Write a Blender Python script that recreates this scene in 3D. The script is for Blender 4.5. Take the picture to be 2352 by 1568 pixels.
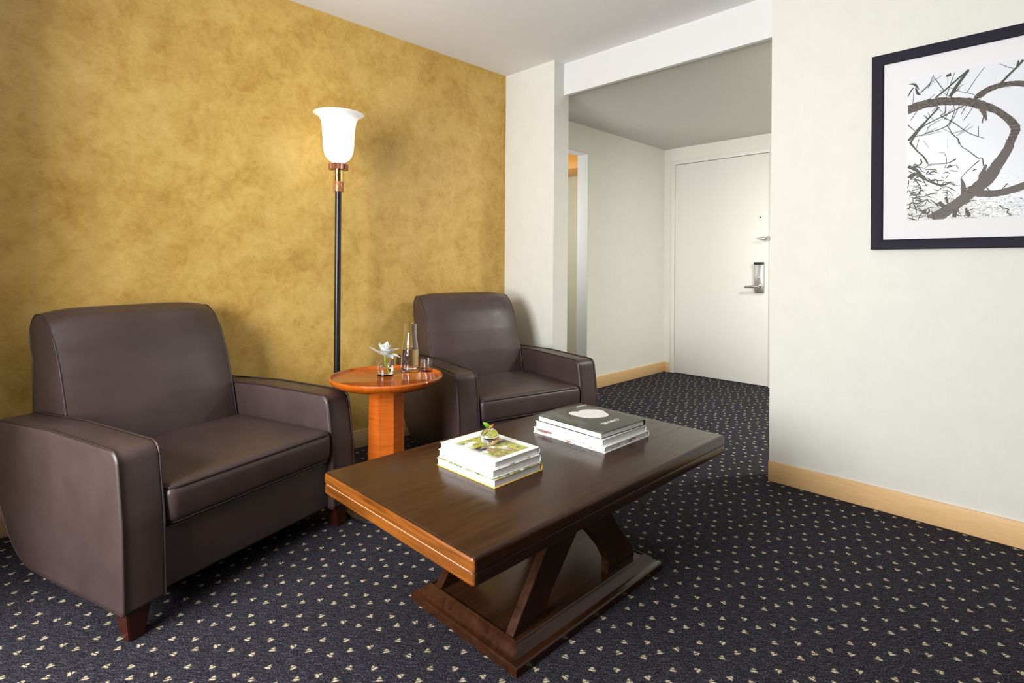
import bpy, bmesh, math, random
from math import sin, cos, pi, radians, sqrt
from mathutils import Vector, Matrix
random.seed(7)
for o in list(bpy.data.objects): bpy.data.objects.remove(o)
SC = bpy.context.scene
COL = SC.collection

# ------------------------------------------------------------------ camera
cam = bpy.data.cameras.new('camera'); camo = bpy.data.objects.new('camera', cam); COL.objects.link(camo)
YAW, ROLL, FPX = radians(44.976), radians(.409), 1255.8
fw = Vector((-sin(YAW), cos(YAW), 0)); rt = Vector((cos(YAW), sin(YAW), 0)); up = Vector((0, 0, 1))
r2 = cos(ROLL)*rt + sin(ROLL)*up; u2 = -sin(ROLL)*rt + cos(ROLL)*up
m = Matrix((r2, u2, -fw)).transposed().to_4x4(); m.translation = (0, 0, 1.08)
camo.matrix_world = m
cam.sensor_width = 36; cam.lens = FPX/2352*36; cam.shift_x = 0; cam.shift_y = -171/2352
cam.clip_start = .02
SC.camera = camo

# ------------------------------------------------------------------ world, lights, exposure
W = bpy.data.worlds.new('world'); SC.world = W; W.use_nodes = True
bg = W.node_tree.nodes['Background']; bg.inputs[0].default_value = (.80, .88, 1, 1); bg.inputs[1].default_value = .6
SC.view_settings.view_transform = 'Standard'; SC.view_settings.look = 'None'
SC.view_settings.exposure = 0.0; SC.view_settings.gamma = 1.0; SC.view_settings.use_curve_mapping = False

def area(name, loc, direction, sx, sy, power, color=(1, 1, 1), spread=180):
    l = bpy.data.lights.new(name, 'AREA'); l.shape = 'RECTANGLE'; l.size = sx; l.size_y = sy
    l.energy = power; l.color = color; l.spread = radians(spread)
    o = bpy.data.objects.new(name, l); COL.objects.link(o); o.location = loc
    o.rotation_euler = Vector(direction).to_track_quat('-Z', 'Y').to_euler(); return o
WX0, WX1, WZ0, WZ1, WY = -2.00, -.55, .60, 2.15, -1.3          # the window behind the camera
area('window_daylight', ((WX0+WX1)/2, WY-.16, (WZ0+WZ1)/2), (0, 1, 0), WX1-WX0, WZ1-WZ0, 225, (1.0, .985, .965))
area('hall_ceiling_lamp_light', (-.50, 3.85, 2.24), (0, 0, -1), .3, .3, 50, (1, .965, .90))

# ------------------------------------------------------------------ node helpers
def mat(name, base=(.8, .8, .8), rough=.5, metal=0, spec=.5, coat=0, coat_rough=.1, emis=None, estr=0, trans=0, ior=1.45, alpha=1):
    M = bpy.data.materials.new(name); M.use_nodes = True
    b = M.node_tree.nodes['Principled BSDF']; I = b.inputs
    I['Base Color'].default_value = (*base, 1); I['Roughness'].default_value = rough; I['Metallic'].default_value = metal
    I['Specular IOR Level'].default_value = spec; I['Coat Weight'].default_value = coat; I['Coat Roughness'].default_value = coat_rough
    I['Transmission Weight'].default_value = trans; I['IOR'].default_value = ior; I['Alpha'].default_value = alpha
    if emis: I['Emission Color'].default_value = (*emis, 1); I['Emission Strength'].default_value = estr
    return M
class NT:
    def __init__(s, M): s.t = M.node_tree; s.b = s.t.nodes.get('Principled BSDF')
    def n(s, kind, **kw):
        nd = s.t.nodes.new(kind)
        for k, v in kw.items(): setattr(nd, k, v)
        return nd
    def l(s, a, b): s.t.links.new(a, b)
    def put(s, sock, v):
        if isinstance(v, bpy.types.NodeSocket): s.l(v, sock)
        else: sock.default_value = v
    def math(s, op, a, b=0.0, c=None, clamp=False):
        nd = s.n('ShaderNodeMath', operation=op); nd.use_clamp = clamp
        s.put(nd.inputs[0], a); s.put(nd.inputs[1], b)
        if c is not None: s.put(nd.inputs[2], c)
        return nd.outputs[0]
    def vm(s, op, a, b=(0, 0, 0), out=0):
        nd = s.n('ShaderNodeVectorMath', operation=op); s.put(nd.inputs[0], a)
        if op == 'SCALE': s.put(nd.inputs['Scale'], b)
        else: s.put(nd.inputs[1], b)
        return nd.outputs['Value'] if op in ('LENGTH', 'DOT_PRODUCT', 'DISTANCE') else nd.outputs[0]
    def coord(s, which='Object'): return s.n('ShaderNodeTexCoord').outputs[which]
    def mapping(s, v, scale=(1, 1, 1), rot=(0, 0, 0), loc=(0, 0, 0)):
        nd = s.n('ShaderNodeMapping'); s.l(v, nd.inputs[0]); nd.inputs['Scale'].default_value = scale
        nd.inputs['Rotation'].default_value = rot; nd.inputs['Location'].default_value = loc; return nd.outputs[0]
    def noise(s, v, scale, detail=4, rough=.55, dist=0, out='Fac'):
        nd = s.n('ShaderNodeTexNoise'); s.l(v, nd.inputs['Vector']); nd.inputs['Scale'].default_value = scale
        nd.inputs['Detail'].default_value = detail; nd.inputs['Roughness'].default_value = rough; nd.inputs['Distortion'].default_value = dist
        return nd.outputs[out]
    def ramp(s, f, stops, interp='LINEAR'):
        nd = s.n('ShaderNodeValToRGB'); s.l(f, nd.inputs[0]); e = nd.color_ramp.elements; nd.color_ramp.interpolation = interp
        while len(e) > 1: e.remove(e[-1])
        e[0].position = stops[0][0]; e[0].color = (*stops[0][1], 1)
        for p, c in stops[1:]:
            q = e.new(p); q.color = (*c, 1)
        return nd.outputs[0]
    def mix(s, f, a, b, blend='MIX'):
        nd = s.n('ShaderNodeMix', data_type='RGBA', blend_type=blend); s.put(nd.inputs[0], f)
        for sock, v in ((nd.inputs[6], a), (nd.inputs[7], b)):
            if isinstance(v, tuple): v = (*v, 1) if len(v) == 3 else v
            s.put(sock, v)
        return nd.outputs[2]
    def mr(s, v, a, b, c=0., d=1.):
        nd = s.n('ShaderNodeMapRange'); s.l(v, nd.inputs[0])
        for i, x in enumerate((a, b, c, d)): nd.inputs[i+1].default_value = x
        return nd.outputs[0]
    def bump(s, h, strength=.2, dist=.01):
        nd = s.n('ShaderNodeBump'); s.l(h, nd.inputs['Height']); nd.inputs['Strength'].default_value = strength
        nd.inputs['Distance'].default_value = dist; s.l(nd.outputs[0], s.b.inputs['Normal'])
    def base(s, c): s.l(c, s.b.inputs['Base Color'])

def plain_wall(name, c, var=.03, rough=.55, sheen=True):
    M = mat(name, c, rough); N = NT(M); v = N.coord()
    f = N.noise(v, 9, 6, .65); g = N.noise(N.mapping(v, (40, 40, 3)), 4, 3)
    k = N.math('ADD', N.math('MULTIPLY', f, .75), N.math('MULTIPLY', g, .25))
    lo = tuple(x*(1-var*1.6) for x in c); hi = tuple(min(1, x*(1+var)) for x in c)
    N.base(N.ramp(k, [(.3, lo), (.7, hi)]))
    if sheen: N.l(N.mr(N.noise(v, 14, 5, .7), .3, .7, rough-.03, rough+.05), N.b.inputs['Roughness'])
    N.bump(g, .04, .002); return M
M_cream = plain_wall('cream_wallpaper', (.69, .695, .64), .025, .58)
M_hall = plain_wall('hall_wallpaper', (.80, .798, .735), .02, .55)
M_ceil = plain_wall('ceiling_paint', (.84, .845, .85), .01, .8, False)
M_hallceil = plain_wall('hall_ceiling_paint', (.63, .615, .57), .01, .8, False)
M_white = plain_wall('white_paint', (.70, .715, .72), .005, .5, False)
M_door = plain_wall('door_paint', (.80, .795, .745), .005, .42, False)
M_wood_light = mat('maple_baseboard', (.72, .47, .22), .45)
N = NT(M_wood_light); v = N.coord()
N.base(N.ramp(N.noise(N.mapping(v, (3, 3, 60)), 3, 4), [(.3, (.66, .42, .19)), (.7, (.76, .51, .25))]))

M_gold = mat('gold_mottled_wallpaper', (.5, .33, .1), .5, spec=.38)
N = NT(M_gold); v = N.coord()
big = N.noise(v, 2.2, 3, .5); mid = N.noise(v, 9, 7, .68, .4); fine = N.noise(v, 34, 6, .75, .6); w2 = N.noise(N.mapping(v, (1, 1, 1), loc=(5, 3, 1)), 5.5, 6, .7, .8)
k = N.math('ADD', N.math('ADD', N.math('MULTIPLY', big, .22), N.math('MULTIPLY', mid, .38)), N.math('ADD', N.math('MULTIPLY', fine, .22), N.math('MULTIPLY', w2, .18)))
c = N.ramp(k, [(.35, (.40, .215, .042)), (.45, (.53, .322, .075)), (.52, (.61, .395, .105)), (.61, (.69, .475, .15))])
N.base(c); N.l(N.mr(fine, .3, .7, .36, .50), N.b.inputs['Roughness']); N.bump(fine, .05, .002)

M_leather = mat('brown_leather', (.05, .03, .028), .40, spec=.55)
N = NT(M_leather); v = N.coord()
vor = N.n('ShaderNodeTexVoronoi'); N.l(v, vor.inputs['Vector']); vor.inputs['Scale'].default_value = 420
N.base(N.ramp(N.noise(v, 7, 4), [(.3, (.046, .029, .0275)), (.7, (.062, .040, .038))]))
N.l(N.mr(N.noise(v, 12, 3), .3, .7, .35, .44), N.b.inputs['Roughness'])
N.bump(N.math('ADD', N.math('MULTIPLY', vor.outputs['Distance'], .5), N.math('MULTIPLY', N.noise(v, 5, 3), 1.2)), .10, .004)
M_piping = mat('brown_leather_piping', (.030, .019, .018), .42, spec=.5)
M_redwood = mat('red_stained_wood', (.040, .008, .004), .35)

def wood(name, a, b, axis, rough=.3, coat=0., scale=1., spec=.5, figure=False):
    M = mat(name, a, rough, coat=coat, coat_rough=.08, spec=spec); N = NT(M); v = N.coord()
    s = [26*scale]*3; s[axis] = 1.6*scale
    g = N.noise(N.mapping(v, tuple(s)), 2.2, 6, .6, .5); big = N.noise(v, 3, 3)
    if figure:
        s2 = [3]*3; s2[2] = 120
        g = N.math('ADD', N.math('MULTIPLY', g, .45), N.math('MULTIPLY', N.noise(N.mapping(v, tuple(s2)), 1.2, 2, .5, 1.2), .55))
    k = N.math('ADD', N.math('MULTIPLY', g, .72), N.math('MULTIPLY', big, .28))
    mid = tuple((x+y)/2 for x, y in zip(a, b))
    N.base(N.ramp(k, [(.32, a), (.5, mid), (.68, b)])); N.l(N.mr(g, .3, .7, rough-.04, rough+.06), N.b.inputs['Roughness'])
    N.bump(g, .04, .001); return M
M_table = wood('dark_walnut', (.017, .0062, .003), (.046, .016, .006), 1, .22, spec=.42, scale=.7)
M_table_edge = wood('lit_walnut_edge', (.075, .020, .003), (.27, .085, .010), 0, .3, scale=1.2)  # walnut as lit by the window, brightness painted into the short ends
M_cherry = wood('cherry_tabletop', (.32, .058, .004), (.48, .110, .008), 0, .11, coat=.3)
M_cherry_ped = wood('cherry_figured_veneer', (.34, .064, .006), (.60, .140, .014), 2, .28, figure=True)
M_black = mat('black_metal', (.010, .009, .010), .33, metal=.0, coat=.1)
M_brass = mat('polished_brass', (.80, .58, .20), .13, metal=1)
M_copper = mat('copper_brown_bakelite', (.26, .09, .045), .25)
M_steel = mat('brushed_steel', (.52, .51, .49), .32, metal=1)
M_dark = mat('dark_plastic', (.02, .02, .02), .4)
M_shade = mat('lit_opal_glass', (.55, .55, .54), .3, emis=(1, .965, .90), estr=1)
N = NT(M_shade); sp_ = N.n('ShaderNodeSeparateXYZ'); N.l(N.coord(), sp_.inputs[0]); N.l(N.mr(sp_.outputs[2], 1.72, 1.865, 2.8, .40), N.b.inputs['Emission Strength'])
M_glass = mat('clear_glass', (1, 1, 1), 0, trans=1, ior=1.45)
M_water = mat('water', (1, 1, 1), 0, trans=1, ior=1.33)
M_crystal = mat('crystal_glass', (1, 1, 1), 0, trans=1, ior=1.52)
M_petal = mat('white_petal', (.95, .95, .94), .5)
M_petal.node_tree.nodes['Principled BSDF'].inputs['Subsurface Weight'].default_value = .6; M_petal.node_tree.nodes['Principled BSDF'].inputs['Subsurface Scale'].default_value = .03
M_stem = mat('green_stem', (.25, .42, .04), .4)
M_leaf = mat('bright_green_leaf', (.25, .55, .03), .4)
M_twig = mat('orange_brown_stem', (.45, .17, .04), .45)
M_frame = mat('blue_black_frame', (.014, .013, .024), .55, spec=.15)
M_mat = mat('white_picture_mat', (.74, .735, .765), .7)

# carpet: navy ground with beige flecks in a repeating lattice
M_carpet = mat('navy_carpet', (.03, .03, .05), .95, spec=.1)
N = NT(M_carpet); v = N.coord()
wob = N.vm('SCALE', N.vm('SUBTRACT', N.noise(v, 260, 3, .6, out='Color'), (.5, .5, .5)), .0075)
P = N.mapping(N.vm('ADD', v, wob), rot=(0, 0, radians(-45)))                # u = (x+y)/sqrt2, v = (y-x)/sqrt2
PU, PV = .2175, .2172
base6 = [(-.713, 1.517, 8), (-.665, 1.537, 35), (-.611, 1.551, -20), (-.561, 1.534, 50), (-.756, 1.579, 15), (-.689, 1.579, 70)]
dots = [(u, w, a) for u, w, a in base6]+[(u+PU/2, w-PV/2, a) for u, w, a in base6]
best = None; gap = None
for i, (u, w, a) in enumerate(dots):
    q = N.vm('ADD', P, (-u, -w, 0)); q = N.vm('MULTIPLY', q, (1/PU, 1/PV, 0)); q = N.vm('ADD', q, (.5, .5, 0))
    q = N.vm('FRACTION', q); q = N.vm('SUBTRACT', q, (.5, .5, 0)); q = N.vm('MULTIPLY', q, (PU, PV, 0))
    d = None
    for kx in range(3):
        an = radians(a+kx*120); sc = (1.0, .8, 1.15)[(kx+i) % 3]
        e = N.vm('DOT_PRODUCT', q, (cos(an)*sc, sin(an)*sc, 0)); e = N.math('ADD', N.math('MULTIPLY', e, .7), N.math('MULTIPLY', N.vm('LENGTH', q), .28)); d = e if d is None else N.math('MAXIMUM', d, e)
    an = radians(a+60)
    sl = N.math('ABSOLUTE', N.math('ADD', N.vm('DOT_PRODUCT', q, (cos(an), sin(an), 0)), -.0012))
    d = N.math('ADD', d, N.math('MULTIPLY', N.math('LESS_THAN', sl, .0014), .006))
    best = d if best is None else N.math('MINIMUM', best, d)
fac = N.mr(best, .0042, .0078, 1, 0)
pile = N.noise(v, 210, 4, .85); lines = N.noise(N.mapping(P, (30, 170, 1)), 1.2, 3, .7)
gk = N.math('ADD', N.math('MULTIPLY', pile, .7), N.math('MULTIPLY', lines, .3))
ground = N.ramp(gk, [(.38, (.003, .003, .005)), (.47, (.013, .012, .017)), (.54, (.040, .038, .048)), (.63, (.15, .14, .165))])
fleck = N.ramp(pile, [(.36, (.30, .235, .14)), (.58, (.70, .60, .42))])
N.base(N.mix(fac, ground, fleck)); N.bump(gk, .5, .006)

# ------------------------------------------------------------------ mesh helpers
def finish(name, bm, M, parent=None, smooth=35, loc=None):
    bmesh.ops.recalc_face_normals(bm, faces=bm.faces)
    me = bpy.data.meshes.new(name); bm.to_mesh(me); bm.free()
    for x in (M if isinstance(M, list) else [M]): me.materials.append(x)
    if smooth is not None:
        me.polygons.foreach_set('use_smooth', [True]*len(me.polygons)); me.set_sharp_from_angle(angle=radians(smooth))
    o = bpy.data.objects.new(name, me); COL.objects.link(o)
    if parent: o.parent = parent
    if loc: o.location = loc
    return o
def tag(o, label, cat, group=None):
    o['label'] = label; o['category'] = cat
    if group: o['group'] = group
    return o
def thing(name, label, cat, loc=(0, 0, 0), rz=0, group=None):
    o = bpy.data.objects.new(name, None); COL.objects.link(o); o.location = loc; o.rotation_euler = (0, 0, rz)
    o.empty_display_size = .1; return tag(o, label, cat, group)
def struct(o): o['kind'] = 'structure'; return o
def box(bm, x0, x1, y0, y1, z0, z1, bev=0, seg=2):
    r = bmesh.ops.create_cube(bm, size=1); vs = r['verts']
    for q in vs: q.co = Vector((x0+(q.co.x+.5)*(x1-x0), y0+(q.co.y+.5)*(y1-y0), z0+(q.co.z+.5)*(z1-z0)))
    if bev:
        es = list({e for q in vs for e in q.link_edges}); bmesh.ops.bevel(bm, geom=es, offset=bev, segments=seg, profile=.5, affect='EDGES')
    return bm
def boxo(name, M, x0, x1, y0, y1, z0, z1, bev=0, parent=None, seg=2):
    return finish(name, box(bmesh.new(), x0, x1, y0, y1, z0, z1, bev, seg), M, parent)
def rounded(pts, rad, seg=6):
    """polygon with rounded corners; rad: one radius or one per corner"""
    out = []; n = len(pts)
    for i in range(n):
        p0, p, p1 = Vector(pts[i-1]), Vector(pts[i]), Vector(pts[(i+1) % n]); r = rad[i] if isinstance(rad, (list, tuple)) else rad
        if r <= 0: out.append(tuple(p)); continue
        a = (p0-p).normalized(); b = (p1-p).normalized(); ang = a.angle(b)
        if ang > radians(176): out.append(tuple(p)); continue
        t = min(r/math.tan(ang/2), (p0-p).length*.49, (p1-p).length*.49); rr = t*math.tan(ang/2)
        c = p+(a+b).normalized()*(rr/sin(ang/2)); s = p+a*t-c; e = p+b*t-c; tot = s.angle(e)
        for k in range(seg+1):
            f = k/seg; out.append(tuple(c+(s*sin((1-f)*tot)+e*sin(f*tot))/max(1e-9, sin(tot))))
    return out
def prism(pts, h0, h1, plane='xz', bev=0, seg=2, bm=None):
    """outline in a plane, extruded along the third axis"""
    bm = bm or bmesh.new()
    def P3(p, h): return {'xz': (p[0], h, p[1]), 'xy': (p[0], p[1], h), 'yz': (h, p[0], p[1])}[plane]
    A = [bm.verts.new(P3(p, h0)) for p in pts]; B = [bm.verts.new(P3(p, h1)) for p in pts]
    fa = bm.faces.new(A); fb = bm.faces.new(B[::-1]); n = len(pts)
    for i in range(n): bm.faces.new((A[i], B[i], B[(i+1) % n], A[(i+1) % n]))
    bmesh.ops.recalc_face_normals(bm, faces=bm.faces)
    if bev: bmesh.ops.bevel(bm, geom=list(set(fa.edges) | set(fb.edges)), offset=bev, segments=seg, profile=.5, affect='EDGES')
    return bm
def tube(bm, path, rad, n=8, closed=False, caps=True):
    path = [Vector(p) for p in path]; rings = []; N_ = len(path); prev = None
    for i, p in enumerate(path):
        if closed: t = path[(i+1) % N_]-path[i-1]
        else: t = path[min(i+1, N_-1)]-path[max(i-1, 0)]
        if t.length < 1e-9: t = Vector((0, 0, 1))
        t.normalize()
        if prev is None:
            a = Vector((0, 0, 1)) if abs(t.z) < .9 else Vector((1, 0, 0)); x = t.cross(a).normalized()
        else: x = (prev-t*prev.dot(t)).normalized()
        prev = x; y = t.cross(x); r = rad[i] if isinstance(rad, (list, tuple)) else rad
        rings.append([bm.verts.new(p+(x*cos(2*pi*k/n)+y*sin(2*pi*k/n))*r) for k in range(n)])
    for i in range(N_ if closed else N_-1):
        A, B = rings[i], rings[(i+1) % N_]
        for k in range(n): bm.faces.new((A[k], A[(k+1) % n], B[(k+1) % n], B[k]))
    if caps and not closed: bm.faces.new(rings[0][::-1]); bm.faces.new(rings[-1])
    return bm
def lathe(bm, prof, n=48, closed=False, center=(0, 0)):
    rings = []
    for r, z in prof:
        if r < 1e-6: rings.append([bm.verts.new((center[0], center[1], z))])
        else: rings.append([bm.verts.new((center[0]+r*cos(2*pi*k/n), center[1]+r*sin(2*pi*k/n), z)) for k in range(n)])
    R = len(rings)
    for i in range(R if closed else R-1):
        A, B = rings[i], rings[(i+1) % R]
        for k in range(n):
            k1 = (k+1) % n
            if len(A) == 1 and len(B) == 1: continue
            if len(A) == 1: bm.faces.new((A[0], B[k], B[k1]))
            elif len(B) == 1: bm.faces.new((A[k], A[k1], B[0]))
            else: bm.faces.new((A[k], A[k1], B[k1], B[k]))
    return bm
def rbox(a, b, c, r, n=10, k=4, fn=None):
    """rounded box of half sizes a,b,c on a dense grid, then shaped by fn"""
    def axis(h):
        inner = h-r; L = [-h+r*(1-math.tan(pi/4*(1-i/k))) for i in range(k)]
        L += [-inner+2*inner*i/n for i in range(n+1)]; return L+[-q for q in L[:k][::-1]]
    X, Y, Z = axis(a), axis(b), axis(c); bm = bmesh.new(); V = {}
    def vert(p):
        key = tuple(round(q, 6) for q in p)
        if key in V: return V[key]
        q = Vector(p); ins = Vector((max(-a+r, min(a-r, p[0])), max(-b+r, min(b-r, p[1])), max(-c+r, min(c-r, p[2])))); d = q-ins
        if d.length > 1e-9: q = ins+d.normalized()*r
        if fn: q = fn(q)
        V[key] = bm.verts.new(q); return V[key]
    for A_, B_, mk in ((X, Y, lambda s, t, w: (s, t, w*c)), (Y, Z, lambda s, t, w: (w*a, s, t)), (X, Z, lambda s, t, w: (s, w*b, t))):
        for w in (-1, 1):
            for i in range(len(A_)-1):
                for j in range(len(B_)-1):
                    f = [vert(mk(A_[i+p], B_[j+q], w)) for p, q in ((0, 0), (1, 0), (1, 1), (0, 1))]
                    if len(set(f)) == 4:
                        try: bm.faces.new(f)
                        except ValueError: pass
    return bm
def place(bm, v):
    bmesh.ops.translate(bm, verts=bm.verts, vec=v); return bm

# ------------------------------------------------------------------ room shell
XG, YB, YR, YM, YD, ZC, ZH = -2.945, 2.87, 2.914, 2.976, 5.18, 2.512, 2.31
XS = -2.466            # end of the stub wall
XC = -1.042            # left end of the picture wall
XE = 2.4
struct(boxo('floor', M_carpet, -4.3, XE+.1, WY-.2, YD+.2, -.06, 0))
struct(boxo('ceiling', M_ceil, XG-.15, XE+.1, WY-.2, YM+.02, ZC, ZC+.08))
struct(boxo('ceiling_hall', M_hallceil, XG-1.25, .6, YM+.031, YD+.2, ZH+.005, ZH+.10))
struct(boxo('wall_left', M_gold, XG-.12, XG, WY-.1, YB, 0, ZC))
struct(boxo('wall_back_left', M_cream, XG-.12, XS, YB, YM+.05, 0, ZC))
struct(boxo('wall_right', M_cream, XC, XE, YR, YR+.14, 0, ZC))
struct(boxo('wall_header', M_white, XS-.02, XC+.3, YM, YM+.03, 2.291, ZC))
M_unseen_dark = plain_wall('dark_unseen_wall', (.10, .075, .06), .05, .8, False)  # dark tone given to unseen walls to cut bounced light
struct(boxo('wall_side', M_unseen_dark, XE, XE+.1, WY-.1, YR, 0, ZC))
struct(boxo('unseen_light_blocker', M_unseen_dark, XG, -2.12, WY, -.38, 0, ZC))  # added out of view to keep window light off the left wall
# window wall behind the camera
bm = bmesh.new(); t0, t1 = WY-.12, WY
box(bm, XG-.12, WX0, t0, t1, 0, ZC); box(bm, WX1, XE+.1, t0, t1, 0, ZC); box(bm, WX0, WX1, t0, t1, 0, WZ0); box(bm, WX0, WX1, t0, t1, WZ1, ZC)
struct(finish('wall_front', bm, M_unseen_dark, smooth=None))
win = thing('window_1', 'wide window behind the viewer', 'window'); struct(win); del win['category']
bm = bmesh.new()
for x in (WX0, (WX0+WX1)/2-.025, WX1-.05): box(bm, x, x+.05, t0+.02, t0+.08, WZ0, WZ1)
for z in (WZ0, WZ1-.05): box(bm, WX0+.05, WX1-.05, t0+.021, t0+.079, z, z+.05)
finish('window_frame', bm, M_white, win)
# hall
HX = -2.925; OY0, OY1, OZ = 3.10, 3.869, 2.085
bm = bmesh.new(); box(bm, HX-.106, HX, YM+.05, OY0, 0, ZH+.02); box(bm, HX-.106, HX, OY1, YD, 0, ZH+.02); box(bm, HX-.106, HX, OY0, OY1, OZ, ZH+.02)
struct(finish('wall_hall_left', bm, M_hall, smooth=None))
DX0, DX1, DZ = -2.803, -1.866, 2.141
bm = bmesh.new(); box(bm, HX-.106, DX0-.006, YD, YD+.12, 0, ZH+.02); box(bm, DX1+.006, .6, YD, YD+.12, 0, ZH+.02); box(bm, DX0-.006, DX1+.006, YD, YD+.12, DZ+.006, ZH+.02)
struct(finish('wall_hall_back', bm, M_hall, smooth=None))
struct(boxo('wall_hall_right', M_hall, .5, .6, YR+.14, YD, 0, ZH+.02))
# side room seen through the hall opening
bm = bmesh.new(); box(bm, -4.3, -4.2, 2.95, 4.5, 0, ZH+.02); box(bm, -4.2, HX-.106, 4.28, 4.38, 0, ZH+.02); box(bm, -4.2, HX-.12, 2.93, 3.02, 0, ZH+.02)
struct(finish('wall_side_room', bm, plain_wall('olive_wall', (.66, .64, .50), .02), smooth=None))
struct(boxo('trim_1', mat('orange_maple_panel', (.78, .36, .06), .35), -3.65, HX-.108, 3.93, 4.275, 1.985, 2.17, .004))
bm = bmesh.new(); box(bm, HX-.11, HX+.004, OY1-.012, OY1-.0005, 0, OZ-.012); box(bm, HX-.11, HX+.004, OY0+.0005, OY0+.012, 0, OZ-.012); box(bm, HX-.11, HX+.004, OY0+.0005, OY1-.0005, OZ-.012, OZ-.0005)
struct(finish('trim_2', bm, M_white, smooth=None))
area('side_room_fill', (-3.45, 3.12, 1.5), (.25, .9, .05), .5, 1.2, 9, (1, .97, .92))  # added light without a fixture, brightens the opening and side room
# baseboards
BH = .102
def bb(name, *a): return struct(boxo(name, M_wood_light, *a, .002))
bb('baseboard_left', XG, XG+.012, WY, YB, 0, BH)
bb('baseboard_back', XG+.012, XS, YB-.012, YB, 0, BH)
bb('baseboard_right', XC, XE, YR-.012, YR, 0, BH)
bb('baseboard_hall_left', HX, HX+.014, OY1+.01, YD, 0, BH)
bb('baseboard_hall_back', HX+.014, DX0-.058, YD-.012, YD, 0, BH)
bb('baseboard_side', XE-.012, XE, WY, YR-.012, 0, BH)

# entry door
door = thing('door_1', 'cream entry door at the end of the hall', 'door', (0, YD, 0)); struct(door); del door['category']
bm = bmesh.new()
box(bm, DX0-.05, DX0-.003, -.006, .03, 0, DZ+.05, .002); box(bm, DX1+.003, DX1+.05, -.006, .03, 0, DZ+.05, .002); box(bm, DX0-.003, DX1+.003, -.0055, .03, DZ+.004, DZ+.0495, .002)
finish('door_frame', bm, M_door, door)
boxo('door_leaf', M_door, DX0, DX1, .004, .045, .006, DZ, .0015, door)
boxo('door_gap', M_dark, DX0-.0035, DX1+.0035, .03, .05, 0, DZ+.006, 0, door)
for z in (1.925, 1.047, .202):
    bm = bmesh.new(); tube(bm, [(DX0-.006, -.004, z-.045), (DX0-.006, -.004, z+.045)], .006, 8); finish('hinge', bm, M_door, door)
pl = boxo('lock_plate', M_steel, -1.991, -1.903, -.022, .004, .858, 1.136, .006, door)
boxo('card_slot', M_dark, -1.990, -1.904, -.034, -.005, 1.118, 1.140, .003, pl)
bm = bmesh.new(); tube(bm, [(-1.947, -.018, 1.0), (-1.947, -.034, 1.0)], .009, 16); box(bm, -1.951, -1.943, -.038, -.03, .985, 1.014, .002); finish('thumb_turn', bm, M_steel, pl)
bm = bmesh.new(); tube(bm, [(-1.945, -.015, .918), (-1.945, -.055, .918)], .016, 16)
tube(bm, [(-1.945, -.05, .918), (-1.97, -.058, .918), (-2.02, -.058, .914), (-2.062, -.052, .911)], [.010, .011, .011, .010], 12); finish('lever_handle', bm, M_steel, pl)
bm = bmesh.new(); tube(bm, [(-1.865, -.006, 1.36), (-1.865, -.03, 1.36)], .018, 12); tube(bm, [(-1.875, -.028, 1.358), (-1.90, -.04, 1.372), (-1.965, -.045, 1.356), (-1.90, -.04, 1.346), (-1.875, -.028, 1.356)], .004, 8); finish('security_latch', bm, M_steel, door)
bm = bmesh.new(); tube(bm, [(-1.943, .006, 1.554), (-1.943, -.003, 1.554)], .006, 12); finish('peephole', bm, M_dark, door)
# hall ceiling lamp
hl = thing('ceiling_lamp', 'round opal ceiling lamp in the entry hall', 'ceiling lamp', (-.50, 3.85, 0))
bm = bmesh.new(); lathe(bm, [(0, ZH+.018), (.17, ZH+.018), (.17, ZH-.005), (.0, ZH-.005)], 32); finish('lamp_base', bm, M_brass, hl)
bm = bmesh.new(); lathe(bm, [(.155, ZH-.006), (.14, ZH-.035), (.08, ZH-.052), (0, ZH-.056)], 32); finish('lamp_shade', bm, mat('hall_lamp_glass', (.9, .9, .85), .3, emis=(1, .9, .75), estr=2), hl)

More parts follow.
